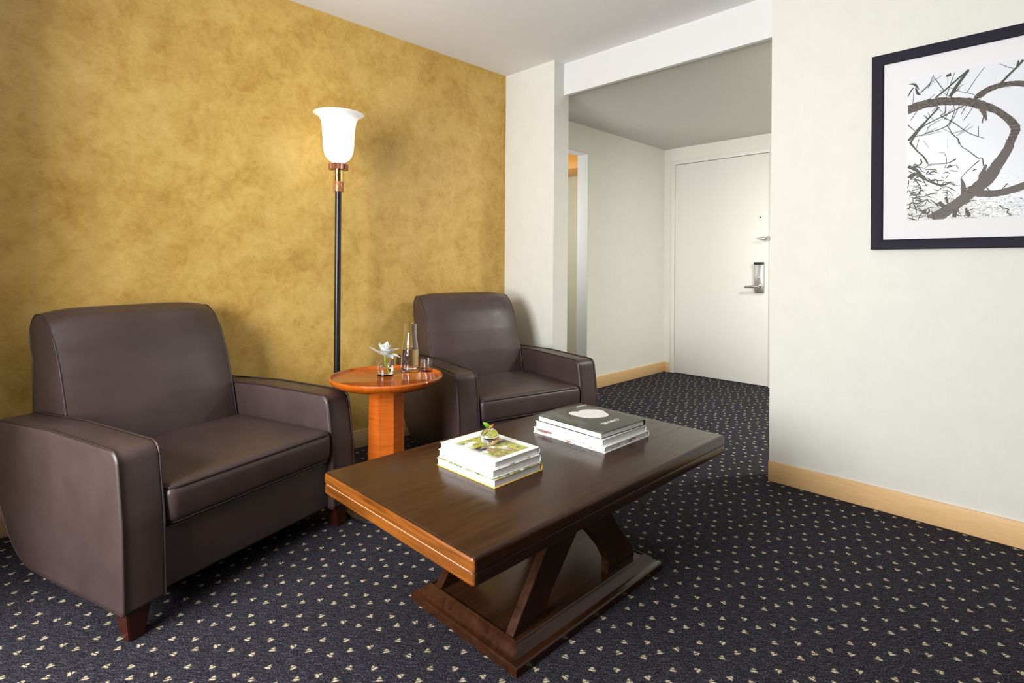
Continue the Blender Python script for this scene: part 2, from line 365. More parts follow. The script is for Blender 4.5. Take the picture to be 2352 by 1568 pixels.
# ------------------------------------------------------------------ armchairs
CW, CI, CA, CB = .448, .327, .548, .095
arm_prof = rounded([(0, CB), (-.012, .34), (-.044, CA), (-.45, CA+.004), (-.858, CA-.016), (-.850, .40), (-.782, .24), (-.695, .135), (-.59, .082), (-.30, CB-.008)],
                   [.012, .3, .042, .5, .045, .3, .3, .3, .3, .3], 8)
back_prof = rounded([(-.565, .30), (-.600, .42), (-.632, .56), (-.672, .69), (-.714, .79), (-.765, .865), (-.825, .903), (-.875, .893), (-.903, .84), (-.899, .775), (-.878, .72), (-.868, .50), (-.858, .28)],
                    [.02, .3, .3, .3, .25, .12, .08, .06, .06, .1, .1, .3, .02], 6)
def inset_path(prof, y, keep):
    return [(p[0], y, p[1]) for p in prof if keep(p)]
def make_armchair(name, label, loc, rz):
    t = thing(name, label, 'armchair', loc, rz, 'brown leather armchairs')
    for s in (-1, 1):
        y0, y1 = (CI, CW) if s > 0 else (-CW, -CI)
        bm = prism(arm_prof, y0, y1, 'xz', .010, 3)
        arm = finish('arm', bm, M_leather, t, 40)
        for y in (y0+.004, y1-.004):
            bm = bmesh.new(); path = [(p[0]+(.0015 if p[0] > -.3 else 0), y, p[1]+(.0015 if p[1] > .5 else 0)) for p in arm_prof]; tube(bm, path, .0034, 6, closed=True)
            finish('piping', bm, M_piping, arm, 60)
    # backrest
    def crown(q): return q
    bm = bmesh.new(); ys = [-.322*cos(pi*i/20) for i in range(21)]; rings = []
    for y in ys:
        f = 1-(abs(y)/.322)**4; f2 = 1-(abs(y)/.322)**5; ring = []
        for x, z in back_prof:
            k = .030*f if x > -.80 else 0; kz = .020*f2*min(1, max(0, (z-.76)/.12))-.008*min(1, max(0, (z-.76)/.12))
            ring.append(bm.verts.new((x+k, y, z+kz)))
        rings.append(ring)
    n = len(back_prof)
    for A_, B_ in zip(rings, rings[1:]):
        for i in range(n): bm.faces.new((A_[i], B_[i], B_[(i+1) % n], A_[(i+1) % n]))
    fa = bm.faces.new(rings[0]); fb = bm.faces.new(rings[-1][::-1])
    bmesh.ops.recalc_face_normals(bm, faces=bm.faces)
    bmesh.ops.bevel(bm, geom=list(set(fa.edges) | set(fb.edges)), offset=.009, segments=3, profile=.5, affect='EDGES')
    bk = finish('backrest', bm, M_leather, t, 40)
    for y in (-.319, .319):
        bm = bmesh.new(); tube(bm, [(p[0]+.001, y, p[1]-.008*min(1, max(0, (p[1]-.76)/.12))) for p in back_prof], .0034, 6, closed=True)
        finish('piping', bm, M_piping, bk, 60)
    # seat cushion
    SX, SY, SZ = .285, .3235, .062
    def shape(q):
        f = max(0, 1-(q.x/SX)**4)*max(0, 1-(q.y/SY)**4)
        if q.z > 0: q = q+Vector((0, 0, .009*f))
        if abs(q.z) < SZ*.8 and q.x > SX*.8: q = q+Vector((.006*(1-(q.z/SZ)**2), 0, 0))
        return q
    bm = place(rbox(SX, SY, SZ, .030, 14, 5, shape), (-.292, 0, .352))
    cu = finish('seat_cushion', bm, M_leather, t, 60)
    bm = bmesh.new()
    plan = rounded([(-.57, -SY+.002), (-.006, -SY+.002), (-.006, SY-.002), (-.57, SY-.002)], [.01, .045, .045, .01], 8)
    # piping follows the cushion's edge loops
    def loop(z): 
        L = []
        for x, y in rounded([(-.574, -SY+.005), (-.010, -SY+.005), (-.010, SY-.005), (-.574, SY-.005)], [.020, .032, .032, .020], 6):
            L.append((x, y, z))
        return L
    for z in (.352+SZ-.010, .352-SZ+.010): finish('piping', tube(bmesh.new(), loop(z), .0038, 6, closed=True), M_piping, cu, 60)
    # rail under the seat and body
    bm = prism(rounded([(-.030, CB+.004), (-.034, .287), (-.86, .287), (-.80, .20), (-.72, .12), (-.62, CB+.004)], .01, 3), -CI+.001, CI-.001, 'xz')
    finish('seat_base', bm, M_leather, t, 40)
    # legs
    for sx in (0, 1):
        for s in (-1, 1):
            bm = bmesh.new(); cx = -.052 if sx == 0 else -.56; cy = s*(CW-(.052 if sx == 0 else .10)); lean = .014 if sx == 0 else -.012
            top = .036; bot = .021; z1 = CB+.012
            A_ = [bm.verts.new((cx+a*top, cy+b*top, z1)) for a, b in ((-1, -1), (1, -1), (1, 1), (-1, 1))]
            B_ = [bm.verts.new((cx+a*bot+lean*.4, cy+b*bot, 0)) for a, b in ((-1, -1), (1, -1), (1, 1), (-1, 1))]
            bm.faces.new(A_); bm.faces.new(B_[::-1])
            for i in range(4): bm.faces.new((A_[i], A_[(i+1) % 4], B_[(i+1) % 4], B_[i]))
            bmesh.ops.bevel(bm, geom=bm.edges[:], offset=.0025, segments=2, affect='EDGES')
            finish('leg', bm, M_redwood, t)
    return t
make_armchair('leather_armchair', 'large dark brown leather club armchair in the left foreground', (-1.968, .744, 0), radians(17.0))
make_armchair('leather_armchair', 'dark brown leather club armchair in the far corner behind the coffee table', (-1.960, 2.141, 0), radians(-12.5))

# ------------------------------------------------------------------ coffee table
TX0, TX1, TY0, TY1, TZ = -1.600, -.895, .785, 2.055, .445
cxT = (TX0+TX1)/2
ct = thing('coffee_table', 'large rectangular dark walnut coffee table on a trestle base', 'coffee table', (0, 0, 0))
def slab(x0, x1, y0, y1, z0, z1, rc, top=0, bot=0, bm=None):
    """flat board with rounded corners in plan; quarter-round at top or bottom edge"""
    bm = bm or bmesh.new(); prof = [(0, z0+bot)] if not bot else [(bot*(1-sin(a)), z0+bot*(1-cos(a))) for a in [0, pi/6, pi/3, pi/2]][::1]
    if bot: prof = [(bot*(1-sin(pi/2*i/3)), z0+bot*(1-cos(pi/2*i/3))) for i in range(4)]
    else: prof = [(0, z0)]
    prof += [(top*(1-cos(pi/2*i/4)), z1-top*(1-sin(pi/2*i/4))) for i in range(5)] if top else [(0, z1)]
    rings = []
    for d, z in prof:
        pts = rounded([(x0+d, y0+d), (x1-d, y0+d), (x1-d, y1-d), (x0+d, y1-d)], max(.002, rc-d), 5); rings.append([bm.verts.new((x, y, z)) for x, y in pts])
    n = len(rings[0])
    for A_, B_ in zip(rings, rings[1:]):
        for i in range(n): bm.faces.new((A_[i], A_[(i+1) % n], B_[(i+1) % n], B_[i]))
    bm.faces.new(rings[0][::-1]); bm.faces.new(rings[-1]); return bm
bm = slab(TX0, TX1, TY0, TY1, .4135, TZ, .012, top=.010)
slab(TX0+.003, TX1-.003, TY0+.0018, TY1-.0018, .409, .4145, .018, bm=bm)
slab(TX0+.001, TX1-.001, TY0+.001, TY1-.001, .379, .410, .012, bot=.006, top=.002, bm=bm)
tt = finish('tabletop', bm, [M_table, M_table_edge, mat('groove_highlight', (.50, .30, .19), .35)], ct, 30)  # pale groove colour is a painted highlight line
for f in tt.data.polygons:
    if abs(f.normal.y) > .6: f.material_index = 2 if .4095 < f.center.z < .4140 else 1  # short ends get the lit tone, their groove the painted highlight
bm = bmesh.new(); prof = [(0, 0), (0, .022), (.004, .026), (.012, .028), (.020, .034), (.028, .046), (.040, .052), (.044, .056), (.047, .056), (.049, .052), (.06, .052)]
rings = []
for d, z in prof: rings.append([bm.verts.new(q+(z,)) for q in ((-1.478+d, 1.028+d), (-1.000-d, 1.028+d), (-1.000-d, 1.772-d), (-1.478+d, 1.772-d))])
for A_, B_ in zip(rings, rings[1:]):
    for i in range(4): bm.faces.new((A_[i], A_[(i+1) % 4], B_[(i+1) % 4], B_[i]))
bm.faces.new(rings[0][::-1]); bm.faces.new(rings[-1]); finish('base', bm, M_table, ct, 30)
tr = [(1.074, .0515), (1.218, .0515), (1.226, .10), (1.37, .262), (1.395, .262), (1.50, .15), (1.53, .10), (1.528, .0515), (1.690, .0515), (1.68, .09), (1.60, .18), (1.455, .3795), (1.31, .3795)]
for x0 in (-1.092, -1.414):
    bm = prism(rounded(tr, [0, 0, 0, .03, .03, .15, .02, 0, .01, .04, .2, 0, 0], 4), x0, x0+.030, 'yz', .0015, 1); finish('trestle_leg', bm, M_table, ct, 30)

# ------------------------------------------------------------------ books
def paper_mat(name, c=(.86, .86, .84), axis=2):
    M = mat(name, c, .7); N = NT(M); v = N.coord(); s = [1, 1, 1]; s[axis] = 700
    N.base(N.ramp(N.noise(N.mapping(v, tuple(s)), 1, 2, .8), [(.3, tuple(x*.86 for x in c)), (.6, c)])); return M
M_page = paper_mat('page_edges')
def make_book(label, loc, rz, sx, sy, h, cover, page=M_page, name='book', topcover=None, group='coffee table books'):
    """x: height of the book, y: spine (+y) to fore edge (-y)"""
    t = thing(name, label, 'book', loc, rz, group); b = .0022
    bm = bmesh.new()
    box(bm, -sx/2, sx/2, -sy/2, sy/2-.004, 0, b, .0005, 1); box(bm, -sx/2, sx/2, -sy/2, sy/2-.004, h-b, h, .0005, 1)
    pts = [(sy/2-.006, 0)]+[(sy/2-.006+.007*sin(pi*i/8), h/2-h/2*cos(pi*i/8)) for i in range(1, 8)]+[(sy/2-.006, h)]
    pts += [(sy/2-.006, h-b)]+[(sy/2-.006+.0045*sin(pi*i/8), h/2+(h/2-b)*cos(pi*i/8)) for i in range(1, 8)]+[(sy/2-.006, b)]
    prism(pts, -sx/2, sx/2, 'yz', bm=bm)
    cv = finish('cover', bm, [cover, topcover or cover], t, 40)
    for f in cv.data.polygons:
        if f.center.z > h-b-.0003 and f.center.y < sy/2-.0045: f.material_index = 1
    boxo('pages', page, -sx/2+.003, sx/2-.003, -sy/2+.003, sy/2-.008, b, h-b, 0, t)
    return t, cv
def vnoise(N, v, s, d=3): return N.noise(v, s, d, .6)
M_yellow = mat('yellow_cover', (.85, .50, .05), .4)
M_whitecov = mat('white_glossy_cover', (.86, .86, .85), .25)
M_redgrey = mat('white_cover_grey_red', (.86, .86, .85), .3)
# printed page edges: coloured pictures bleeding to the edge
def printed_edge(name, stops, sc=26, lo=.58):
    M = mat(name, (.86, .86, .84), .6); N = NT(M); v = N.coord()
    k = N.noise(N.mapping(v, (1, 1, 5)), sc, 4, .7); cc = N.noise(N.mapping(v, (1, 1, 3), loc=(3, 2, 1)), sc*1.4, 3, .6, out='Fac')
    c = N.ramp(cc, stops); N.base(N.mix(N.mr(k, lo, lo+.05), (.86, .86, .84), c)); return M
M_page_green = printed_edge('printed_page_edges_green', [(.35, (.02, .03, .02)), (.5, (.20, .30, .05)), (.62, (.45, .22, .12))], 30, .55)
M_page_red = printed_edge('printed_page_edges_red', [(.4, (.25, .22, .2)), (.6, (.45, .12, .10))], 12, .55)
M_print_green = printed_edge('printed_cover_green', [(.35, (.02, .03, .02)), (.5, (.20, .30, .05)), (.62, (.45, .22, .12))], 40, .42)
M_print_white = printed_edge('printed_cover_light', [(.35, (.12, .16, .10)), (.5, (.25, .33, .12)), (.62, (.55, .20, .16))], 30, .56)
# painted cover art
M_art = mat('painted_book_cover', (.87, .87, .86), .3); N = NT(M_art); v = N.coord()
sep = N.n('ShaderNodeSeparateXYZ'); N.l(v, sep.inputs[0]); X_, Y_ = sep.outputs[0], sep.outputs[1]
vd = N.vm('ADD', v, N.vm('SCALE', N.vm('SUBTRACT', N.noise(v, 22, 3, out='Color'), (.5, .5, .5)), .03))
n1 = N.noise(vd, 26, 5, .65); n2 = N.noise(N.mapping(vd, (1, 1, 1), loc=(.4, .2, .7)), 17, 4, .6); n3 = N.noise(N.mapping(vd, (3.0, .8, 1), rot=(0, 0, .6)), 20, 3, .5)
paint = N.ramp(n1, [(.34, (.20, .28, .22)), (.42, (.36, .42, .04)), (.50, (.52, .52, .12)), (.56, (.16, .18, .04)), (.62, (.48, .26, .20)), (.70, (.70, .72, .72))])
paint = N.mix(N.mr(n3, .57, .60), paint, (.02, .03, .06)); paint = N.mix(N.mr(n2, .58, .64), paint, (.84, .85, .85))
inx = N.math('MULTIPLY', N.mr(X_, -.088, -.080), N.mr(X_, .106, .112, 1, 0)); iny = N.math('MULTIPLY', N.mr(Y_, -.084, -.060), N.mr(Y_, .066, .070, 1, 0))
ins = N.math('MULTIPLY', inx, iny)
edge = N.math('MULTIPLY', ins, N.mr(N.math('ADD', n2, N.math('MULTIPLY', N.math('ADD', X_, N.math('MULTIPLY', Y_, -1)), -1.3)), .18, .62, 1, 1))
N.base(N.mix(edge, (.87, .87, .86), paint))

G1 = 'books in the left pile'
bx, by = -1.280, 1.186; z = TZ
make_book('yellow bound book at the bottom of the left pile on the coffee table', (bx+.009, by-.010, z), radians(.6), .267, .208, .0245, M_yellow, M_page, topcover=M_print_green); z += .0245
make_book('thick white book in the middle of the left pile, under the painted cover', (bx+.004, by-.006, z), radians(-.5), .260, .204, .0245, M_whitecov, M_page, topcover=M_print_white); z += .0245
_, cv = make_book('white book with a yellow and green painted cover, topmost of the left pile', (bx, by, z), radians(.4), .256, .196, .0200, M_whitecov); z += .0200
boxo('cover_picture', M_art, -.126, .126, -.096, .094, .0200, .0204, 0, cv)
ZL = z+.0004
z = TZ; bx, by = -1.254, 1.686
make_book('white book with grey print on its edges at the bottom of the right pile', (bx-.004, by+.004, z), radians(-.4), .334, .284, .0215, M_whitecov, M_page_red); z += .0215
make_book('white book in the middle of the right pile, directly under the black book', (bx-.002, by-.002, z), radians(-1.2), .318, .270, .0235, M_whitecov, M_page); z += .0235
M_blackcov = mat('black_glossy_cover', (.022, .023, .017), .14, spec=.35)
N = NT(M_blackcov); v = N.coord()
sep = N.n('ShaderNodeSeparateXYZ'); N.l(v, sep.inputs[0])
sw = N.noise(N.mapping(v, (.8, 2.2, 1), rot=(0, 0, .7)), 6, 3, .5, 1.2)
msk = N.math('MULTIPLY', N.mr(sep.outputs[1], -.13, -.03, 1, 0), N.mr(sw, .46, .60))
N.base(N.mix(msk, (.022, .023, .017), (.12, .13, .09)))
tb, cv = make_book('black glossy book with a white flower on its cover, topmost of the right pile', (bx, by, z), radians(-2.4), .306, .264, .0205, M_blackcov); z += .0205
ZR = .0205
# flower picture and lettering on the black cover
bm = bmesh.new(); ctr = Vector((-.032, .042)); L = []
for i in range(72):
    a = 2*pi*i/72; r = .058*(1+.10*abs(sin(2.5*a+.6))+.05*sin(3*a+1)); L.append((ctr.x+r*cos(a)*.98, ctr.y+r*sin(a)*1.12))
prism(L, ZR+.0001, ZR+.0005, 'xy', bm=bm)
L = [(ctr.x-.040+.030*cos(2*pi*i/32), ctr.y-.042+.028*sin(2*pi*i/32)) for i in range(32)]; prism(L, ZR+.0001, ZR+.0006, 'xy', bm=bm)
M_cam = mat('flower_print', (.86, .86, .86), .3); N = NT(M_cam); v = N.coord()
vo = N.n('ShaderNodeTexVoronoi', feature='DISTANCE_TO_EDGE'); N.l(v, vo.inputs['Vector']); vo.inputs['Scale'].default_value = 38
N.base(N.ramp(vo.outputs['Distance'], [(0, (.74, .76, .72)), (.08, (.86, .86, .85))]))
finish('flower_picture', bm, M_cam, cv)
def text_mesh(name, body, size, M, parent, loc, rz, ext=.0002, spacing=1.0):
    cu = bpy.data.curves.new(name, 'FONT'); cu.body = body; cu.size = size; cu.extrude = ext; cu.align_x = 'CENTER'; cu.align_y = 'CENTER'; cu.space_character = spacing
    tmp = bpy.data.objects.new(name+'_tmp', cu); COL.objects.link(tmp); bpy.context.view_layer.update()
    me = bpy.data.meshes.new_from_object(tmp.evaluated_get(bpy.context.evaluated_depsgraph_get())); bpy.data.objects.remove(tmp)
    me.name = name; me.materials.clear(); me.materials.append(M); o = bpy.data.objects.new(name, me); COL.objects.link(o); o.parent = parent; o.location = loc; o.rotation_euler = (0, 0, rz); return o
M_ink = mat('white_lettering', (.86, .86, .82), .4)
text_mesh('title_lettering', 'CHANEL', .0265, M_ink, cv, (.083, .008, ZR+.0004), -pi/2, spacing=1.0)
text_mesh('small_lettering', 'CHANEL', .013, M_ink, cv, (-.136, .104, ZR+.0004), -pi/2, spacing=1.3)

# glass apple
ap = thing('glass_apple', 'small clear glass apple with a green leaf standing on the left book pile', 'ornament', (-1.276, 1.182, ZL))
bm = bmesh.new(); prof = []
for i in range(25):
    a = pi*i/24; r = .0305*sin(a)*(1+.10*cos(a)); zz = .027-.0270*cos(a)
    if a > 2.5: zz -= .010*((a-2.5)/(pi-2.5))**1.3
    if a < .5: zz += .003*((.5-a)/.5)
    prof.append((max(0, r), zz))
lathe(bm, prof, 20); finish('apple_body', bm, M_crystal, ap, 20)
bm = bmesh.new(); tube(bm, [(0, 0, .044), (.000, 0, .054), (.002, .003, .062)], [.0028, .002, .0022], 8); finish('stem', bm, M_twig, ap)
def leaf(M, base, tip, w, parent, name='leaf', upv=Vector((0, 0, 1)), curl=.004):
    b, t = Vector(base), Vector(tip); d = t-b; s = d.cross(upv).normalized(); nn = s.cross(d).normalized(); bm = bmesh.new(); rows = []
    for i in range(9):
        f = i/8; c = b+d*f+nn*curl*sin(pi*f); ww = w*sin(pi*f**.8)**.8+.0003
        rows.append([bm.verts.new(c+s*ww*g+nn*abs(g)*ww*.35) for g in (-1, -.5, 0, .5, 1)])
    for A_, B_ in zip(rows, rows[1:]):
        for i in range(4): bm.faces.new((A_[i], A_[i+1], B_[i+1], B_[i]))
    r = bmesh.ops.solidify(bm, geom=bm.faces[:], thickness=.0006)
    return finish(name, bm, M, parent, 60)
leaf(M_leaf, (0, 0, .054), (-.017, -.015, .070), .0065, ap, upv=Vector((1, -1, 1)))
leaf(M_twig, (0, 0, .052), (.008, .011, .066), .0035, ap, upv=Vector((1, -1, 1)), curl=.002)

# ------------------------------------------------------------------ side table
SXc, SYc, SZt = -2.127, 1.339, .594
st = thing('side_table', 'round cherry side table with raised rim on a tapered pedestal', 'side table', (SXc, SYc, 0))
R = .2500
prof = [(0, SZt-.043), (R-.062, SZt-.043), (R-.040, SZt-.041), (R-.022, SZt-.034), (R-.008, SZt-.022), (R-.001, SZt-.012), (R, SZt-.006), (R-.003, SZt-.001), (R-.008, SZt), (R-.013, SZt-.002), (R-.016, SZt-.010), (R-.020, SZt-.012), (0, SZt-.012)]
finish('tabletop', lathe(bmesh.new(), prof, 96), M_cherry, st, 30)
bm = bmesh.new(); rings = []
a0 = math.atan2(-SYc, -SXc)+pi/8
for r, z_ in ((.090, .028), (.0875, .06), (.080, SZt-.043)): rings.append([bm.verts.new((r*cos(a0+pi/4*k), r*sin(a0+pi/4*k), z_)) for k in range(8)])
for A_, B_ in zip(rings, rings[1:]):
    for i in range(8): bm.faces.new((A_[i], A_[(i+1) % 8], B_[(i+1) % 8], B_[i]))
bm.faces.new(rings[0][::-1]); bm.faces.new(rings[-1]); finish('pedestal', bm, M_cherry_ped, st, 20)
finish('base', lathe(bmesh.new(), [(0, 0), (.168, 0), (.172, .006), (.170, .014), (.15, .022), (.10, .028), (0, .028)], 64), M_black, st, 30)
ZT = SZt-.012
def tumbler(name, label, cat, x, y, r, h, wall=.0022, basez=.0045, taper=0, water=None, group=None):
    t = thing(name, label, cat, (x, y, ZT), 0, group)
    prof = [(0, 0), (r-.003-taper, 0), (r-.0005-taper, .002), (r, h-.001), (r-wall/2, h), (r-wall, h-.001), (r-wall-taper, basez+.002), (r-wall-taper-.003, basez), (0, basez)]
    finish('glass', lathe(bmesh.new(), prof, 48), M_glass, t, 40)
    if water:
        finish('water', lathe(bmesh.new(), [(0, basez+.0002), (r-wall-taper-.003, basez+.0002), (r-wall-taper-.0003, basez+.003), (r-wall-.0003, water), (0, water)], 48), M_water, t, 40)
    return t
fx, fy = -2.172, 1.361
fv = tumbler('flower_vase', 'short clear glass of water holding a white flower on the side table', 'vase', fx, fy,   .0372, .070, basez=.006, water=.040)
# carafe
cxx, cyy = -2.186, 1.505
ca = thing('water_carafe', 'tall clear glass carafe half full of water behind the flower', 'carafe', (cxx, cyy, ZT+.0004))
outer = [(0, 0), (.041, 0), (.0450, .004), (.0445, .03), (.0430, .07), (.0400, .10), (.0360, .131), (.0315, .158), (.0298, .182), (.0292, .208), (.0298, .224)]
inner = [(r_-.0024 if r_ > 0 else 0, z_+(.007 if z_ < .01 else 0)) for r_, z_ in outer][::-1]
inner[0] = (.0274, .224)
finish('glass', lathe(bmesh.new(), outer+inner, 48), M_glass, ca, 40)
wp = [(0, .0075), (.0380, .0075), (.0422, .012), (.0418, .03), (.0403, .07), (.0374, .100), (.0365, .104), (0, .104)]
finish('water', lathe(bmesh.new(), wp, 48), M_water, ca, 40)
tumbler('water_glass', 'small empty clear drinking glass right of the carafe on the side table', 'glass', -2.127, 1.557, .0290, .060, basez=.005)
# flower
fl = thing('white_flower', 'white lily-like flower with pointed petals standing in the short glass', 'flower', (fx, fy, ZT+.0105))
bm = bmesh.new(); tube(bm, [(.006, .012, .001), (.004, .006, .02), (0, -.002, .045), (-.001, -.002, .070), (0, 0, .088)], [.0042, .0038, .0034, .0034, .005], 10); finish('stem', bm, M_stem, fl)
leaf(M_stem, (.006, .012, .003), (.016, .014, .022), .006, fl, name='leaf')
rnd = random.Random(3)
def petal(base, direction, length, w, bend, tw=0):
    d = Vector(direction).normalized(); side = d.cross(Vector((0, 0, 1)))
    if side.length < .1: side = Vector((1, 0, 0))
    side.normalize(); side = Matrix.Rotation(tw, 3, d) @ side; nn = side.cross(d).normalized(); bm = bmesh.new(); rows = []
    for i in range(11):
        f = i/10; c = Vector(base)+d*length*f-nn*bend*f*f; ww = w*(sin(pi*min(1, f**.75*.97+.03)))**.75+.0004
        rows.append([bm.verts.new(c+side*ww*g+nn*(g*g)*ww*.5) for g in (-1, -.6, -.2, .2, .6, 1)])
    for A_, B_ in zip(rows, rows[1:]):
        for i in range(5): bm.faces.new((A_[i], A_[i+1], B_[i+1], B_[i]))
    bmesh.ops.solidify(bm, geom=bm.faces[:], thickness=.0007)
    finish('petal', bm, M_petal, fl, 70)
rr = Vector((cos(YAW), sin(YAW), 0)); ff = Vector((-sin(YAW), cos(YAW), 0))
for s, g, zz, L_, w_, b_ in ((-1.25, -.1, .55, .088, .010, -.010), (-.75, .5, 1.2, .072, .014, .006), (-.45, -.6, 1.3, .070, .015, .006), (.1, .3, 1.4, .068, .014, 0), (.45, -.5, 1.3, .068, .015, .008),
                             (.95, .3, .8, .070, .013, .014), (1.1, -.4, .35, .074, .012, .024), (1.0, -.8, .05, .052, .014, .010), (-.15, -.9, .8, .056, .016, .010), (-.8, .7, .5, .060, .014, .01), (.5, .9, .8, .060, .013, .01), (.0, -.2, 1.5, .058, .013, -.004)):
    petal((0, 0, .076), rr*s+ff*g+Vector((0, 0, zz)), L_, w_*1.35, b_)
    petal((0, 0, .080), rr*(s*.3-.35*g)+ff*(g*.4+.2*s)+Vector((0, 0, zz+.9)), L_*.62, w_*1.2, b_*.3)
    petal((0, 0, .078), rr*(s*.55+.2*g)+ff*(g*.7-.3*s)+Vector((0, 0, zz+.5)), L_*.80, w_*1.25, b_*.5)

# ------------------------------------------------------------------ floor lamp
LX, LY = -2.690, 1.391
lamp = thing('floor_lamp', 'black floor lamp with a lit white bell-shaped glass shade by the gold wall', 'floor lamp', (LX, LY, 0))
u = .000384     # metres per unit of the shade drawing
sh = [(-.001, 940, 84), (0, 909, 84), (0, 903, 98), (0, 895, 112), (0, 870, 145), (0, 830, 172), (0, 780, 190), (0, 700, 203), (0, 600, 207), (0, 500, 213), (0, 420, 221), (0, 370, 230), (0, 330, 243), (0, 300, 262), (0, 275, 290), (0, 258, 318), (0, 250, 335)]
ZS = 1.884
prof = [(w*u, ZS-(y_-240)*u) for _, y_, w in sh]; innp = [(max(.001, r_-.0035), z_+.0005) for r_, z_ in prof][::-1]
lathe_bm = lathe(bmesh.new(), prof+innp, 64, closed=True)
finish('lamp_shade', lathe_bm, M_shade, lamp, 60)
zg = ZS-(940-240)*u
bm = bmesh.new(); n_ = 84; A_, B_ = [], []
for k_ in range(n_):
    a = 2*pi*k_/n_; r_ = .0470+.0042*cos(a*14); A_.append((r_*cos(a), r_*sin(a)))
prism(A_, zg-.030, zg+.001, 'xy', .001, 1, bm); finish('fluted_collar', bm, M_copper, lamp, 30)
bm = bmesh.new(); lathe(bm, [(0, zg-.092), (.0255, zg-.092), (.0255, zg-.030), (0, zg-.030)], 32); tube(bm, [(.018, -.018, zg-.058), (.024, -.024, zg-.058)], .005, 10); finish('socket', bm, M_brass, lamp, 40)
bm = bmesh.new(); tube(bm, [(.017, -.02, zg-.058), (.0245, -.028, zg-.058)], .0042, 10); finish('switch', bm, M_dark, lamp, 40)
finish('lower_collar', lathe(bmesh.new(), [(0, zg-.145), (.026, zg-.145), (.0268, zg-.143), (.0268, zg-.094), (.026, zg-.092), (0, zg-.092)], 40), mat('copper_collar', (.45, .20, .09), .25, metal=.4), lamp, 40)
finish('pole', lathe(bmesh.new(), [(0, .02), (.0162, .02), (.0162, zg-.145), (0, zg-.145)], 32), M_black, lamp, 40)
finish('base', lathe(bmesh.new(), [(0, 0), (.140, 0), (.142, .006), (.135, .014), (.09, .022), (.03, .030), (.0165, .045), (0, .045)], 56), M_black, lamp, 40)

# ------------------------------------------------------------------ framed picture
FX0, FZ0, FZ1 = -.600, 1.170, 2.038; FX1 = .72; FW = .044
pic = thing('framed_picture', 'framed photograph of a curved branch over water in a blue-black frame', 'picture', (0, YR, 0))
bm = bmesh.new()
def ringpts(d): return [(FX0+d, FZ0+d), (FX1-d, FZ0+d), (FX1-d, FZ1-d), (FX0+d, FZ1-d)]
prof = [(0, -.001), (0, -.024), (.002, -.026), (FW-.006, -.022), (FW, -.018), (FW, -.006)]; rings = []
for d, y_ in prof: rings.append([bm.verts.new((x, y_, z_)) for x, z_ in ringpts(d)])
for A_, B_ in zip(rings, rings[1:]+rings[:1]):
    for i in range(4): bm.faces.new((A_[i], A_[(i+1) % 4], B_[(i+1) % 4], B_[i]))
finish('frame', bm, M_frame, pic, 30)
boxo('mat_board', M_mat, FX0+FW-.003, FX1-FW+.003, -.010, -.004, FZ0+FW-.003, FZ1-FW+.003, 0, pic)
AX0, AZ0, AZ1 = -.468, 1.294, 1.908; AX1 = FX1-.132
M_print = mat('water_photograph', (.78, .82, .85), .25); N = NT(M_print); v = N.coord()
sep = N.n('ShaderNodeSeparateXYZ'); N.l(v, sep.inputs[0])
rip = N.noise(N.mapping(v, (1, 1, 3.2)), 60, 5, .7, 2.0); dens = N.math('MULTIPLY', N.mr(sep.outputs[2], 1.56, 1.33), N.mr(sep.outputs[0], -.10, -.40, .55, 1.0))
kk = N.math('SUBTRACT', rip, N.math('MULTIPLY', N.math('SUBTRACT', 1.0, dens), .30))
reed = N.ramp(N.noise(v, 30, 3), [(.4, (.035, .045, .025)), (.6, (.15, .18, .09))])
basec = N.ramp(sep.outputs[2], [(0, (.68, .74, .73)), (1, (.69, .725, .78))])
N.base(N.mix(N.mr(kk, .405, .445), basec, reed))
M_twigp = mat('twig_print', (.045, .045, .03), .5)
# branch shapes, drawn in a 372 x 540 picture seen from the camera and laid flat on the print
CAMZ = 1.08
def onwall(px, py, Y):
    d = fw+r2*((px-1176)/FPX)-u2*((py-613)/FPX); t_ = Y/d.y; return (d.x*t_, CAMZ+d.z*t_)
YP = YR-.0118
def Q(c, off, sc): 
    out = []
    for x, y, w in c:
        px, py = off[0]+x/sc, off[1]+y/sc; a = onwall(px, py, YP); b = onwall(px, py+max(.01, w)/sc/2, YP); out.append((a[0], a[1], abs(a[1]-b[1])))
    return out
def ribbon(bm, pts, y, rough=.0):
    if len(pts) < 2: return
    S = []
    for i in range(len(pts)-1):
        m_ = 6
        for k_ in range(m_):
            f = k_/m_
            p0 = pts[max(i-1, 0)]; p1 = pts[i]; p2 = pts[i+1]; p3 = pts[min(i+2, len(pts)-1)]
            S.append(tuple(.5*((2*p1[j])+(-p0[j]+p2[j])*f+(2*p0[j]-5*p1[j]+4*p2[j]-p3[j])*f*f+(-p0[j]+3*p1[j]-3*p2[j]+p3[j])*f**3) for j in range(3)))
    S.append(pts[-1]); prev = None
    for i, (x, z_, w) in enumerate(S):
        a = S[max(i-1, 0)]; b = S[min(i+1, len(S)-1)]; t_ = Vector((b[0]-a[0], b[1]-a[1]))
        if t_.length < 1e-9: continue
        t_.normalize(); nrm = Vector((-t_.y, t_.x)); w = max(.0004, w)
        wa = w*(1+rough*rnd.uniform(-1, 1)); wb = w*(1+rough*rnd.uniform(-1, 1))
        ok = AX0 < x < AX1 and AZ0 < z_ < AZ1
        cl = lambda X, Z: (max(AX0, min(AX1, X)), y, max(AZ0, min(AZ1, Z))-0)
        A2 = bm.verts.new(cl(x+nrm.x*wa, z_+nrm.y*wa)); B2 = bm.verts.new(cl(x-nrm.x*wb, z_-nrm.y*wb))
        if prev: bm.faces.new((prev[0], A2, B2, prev[1]))
        prev = (A2, B2)
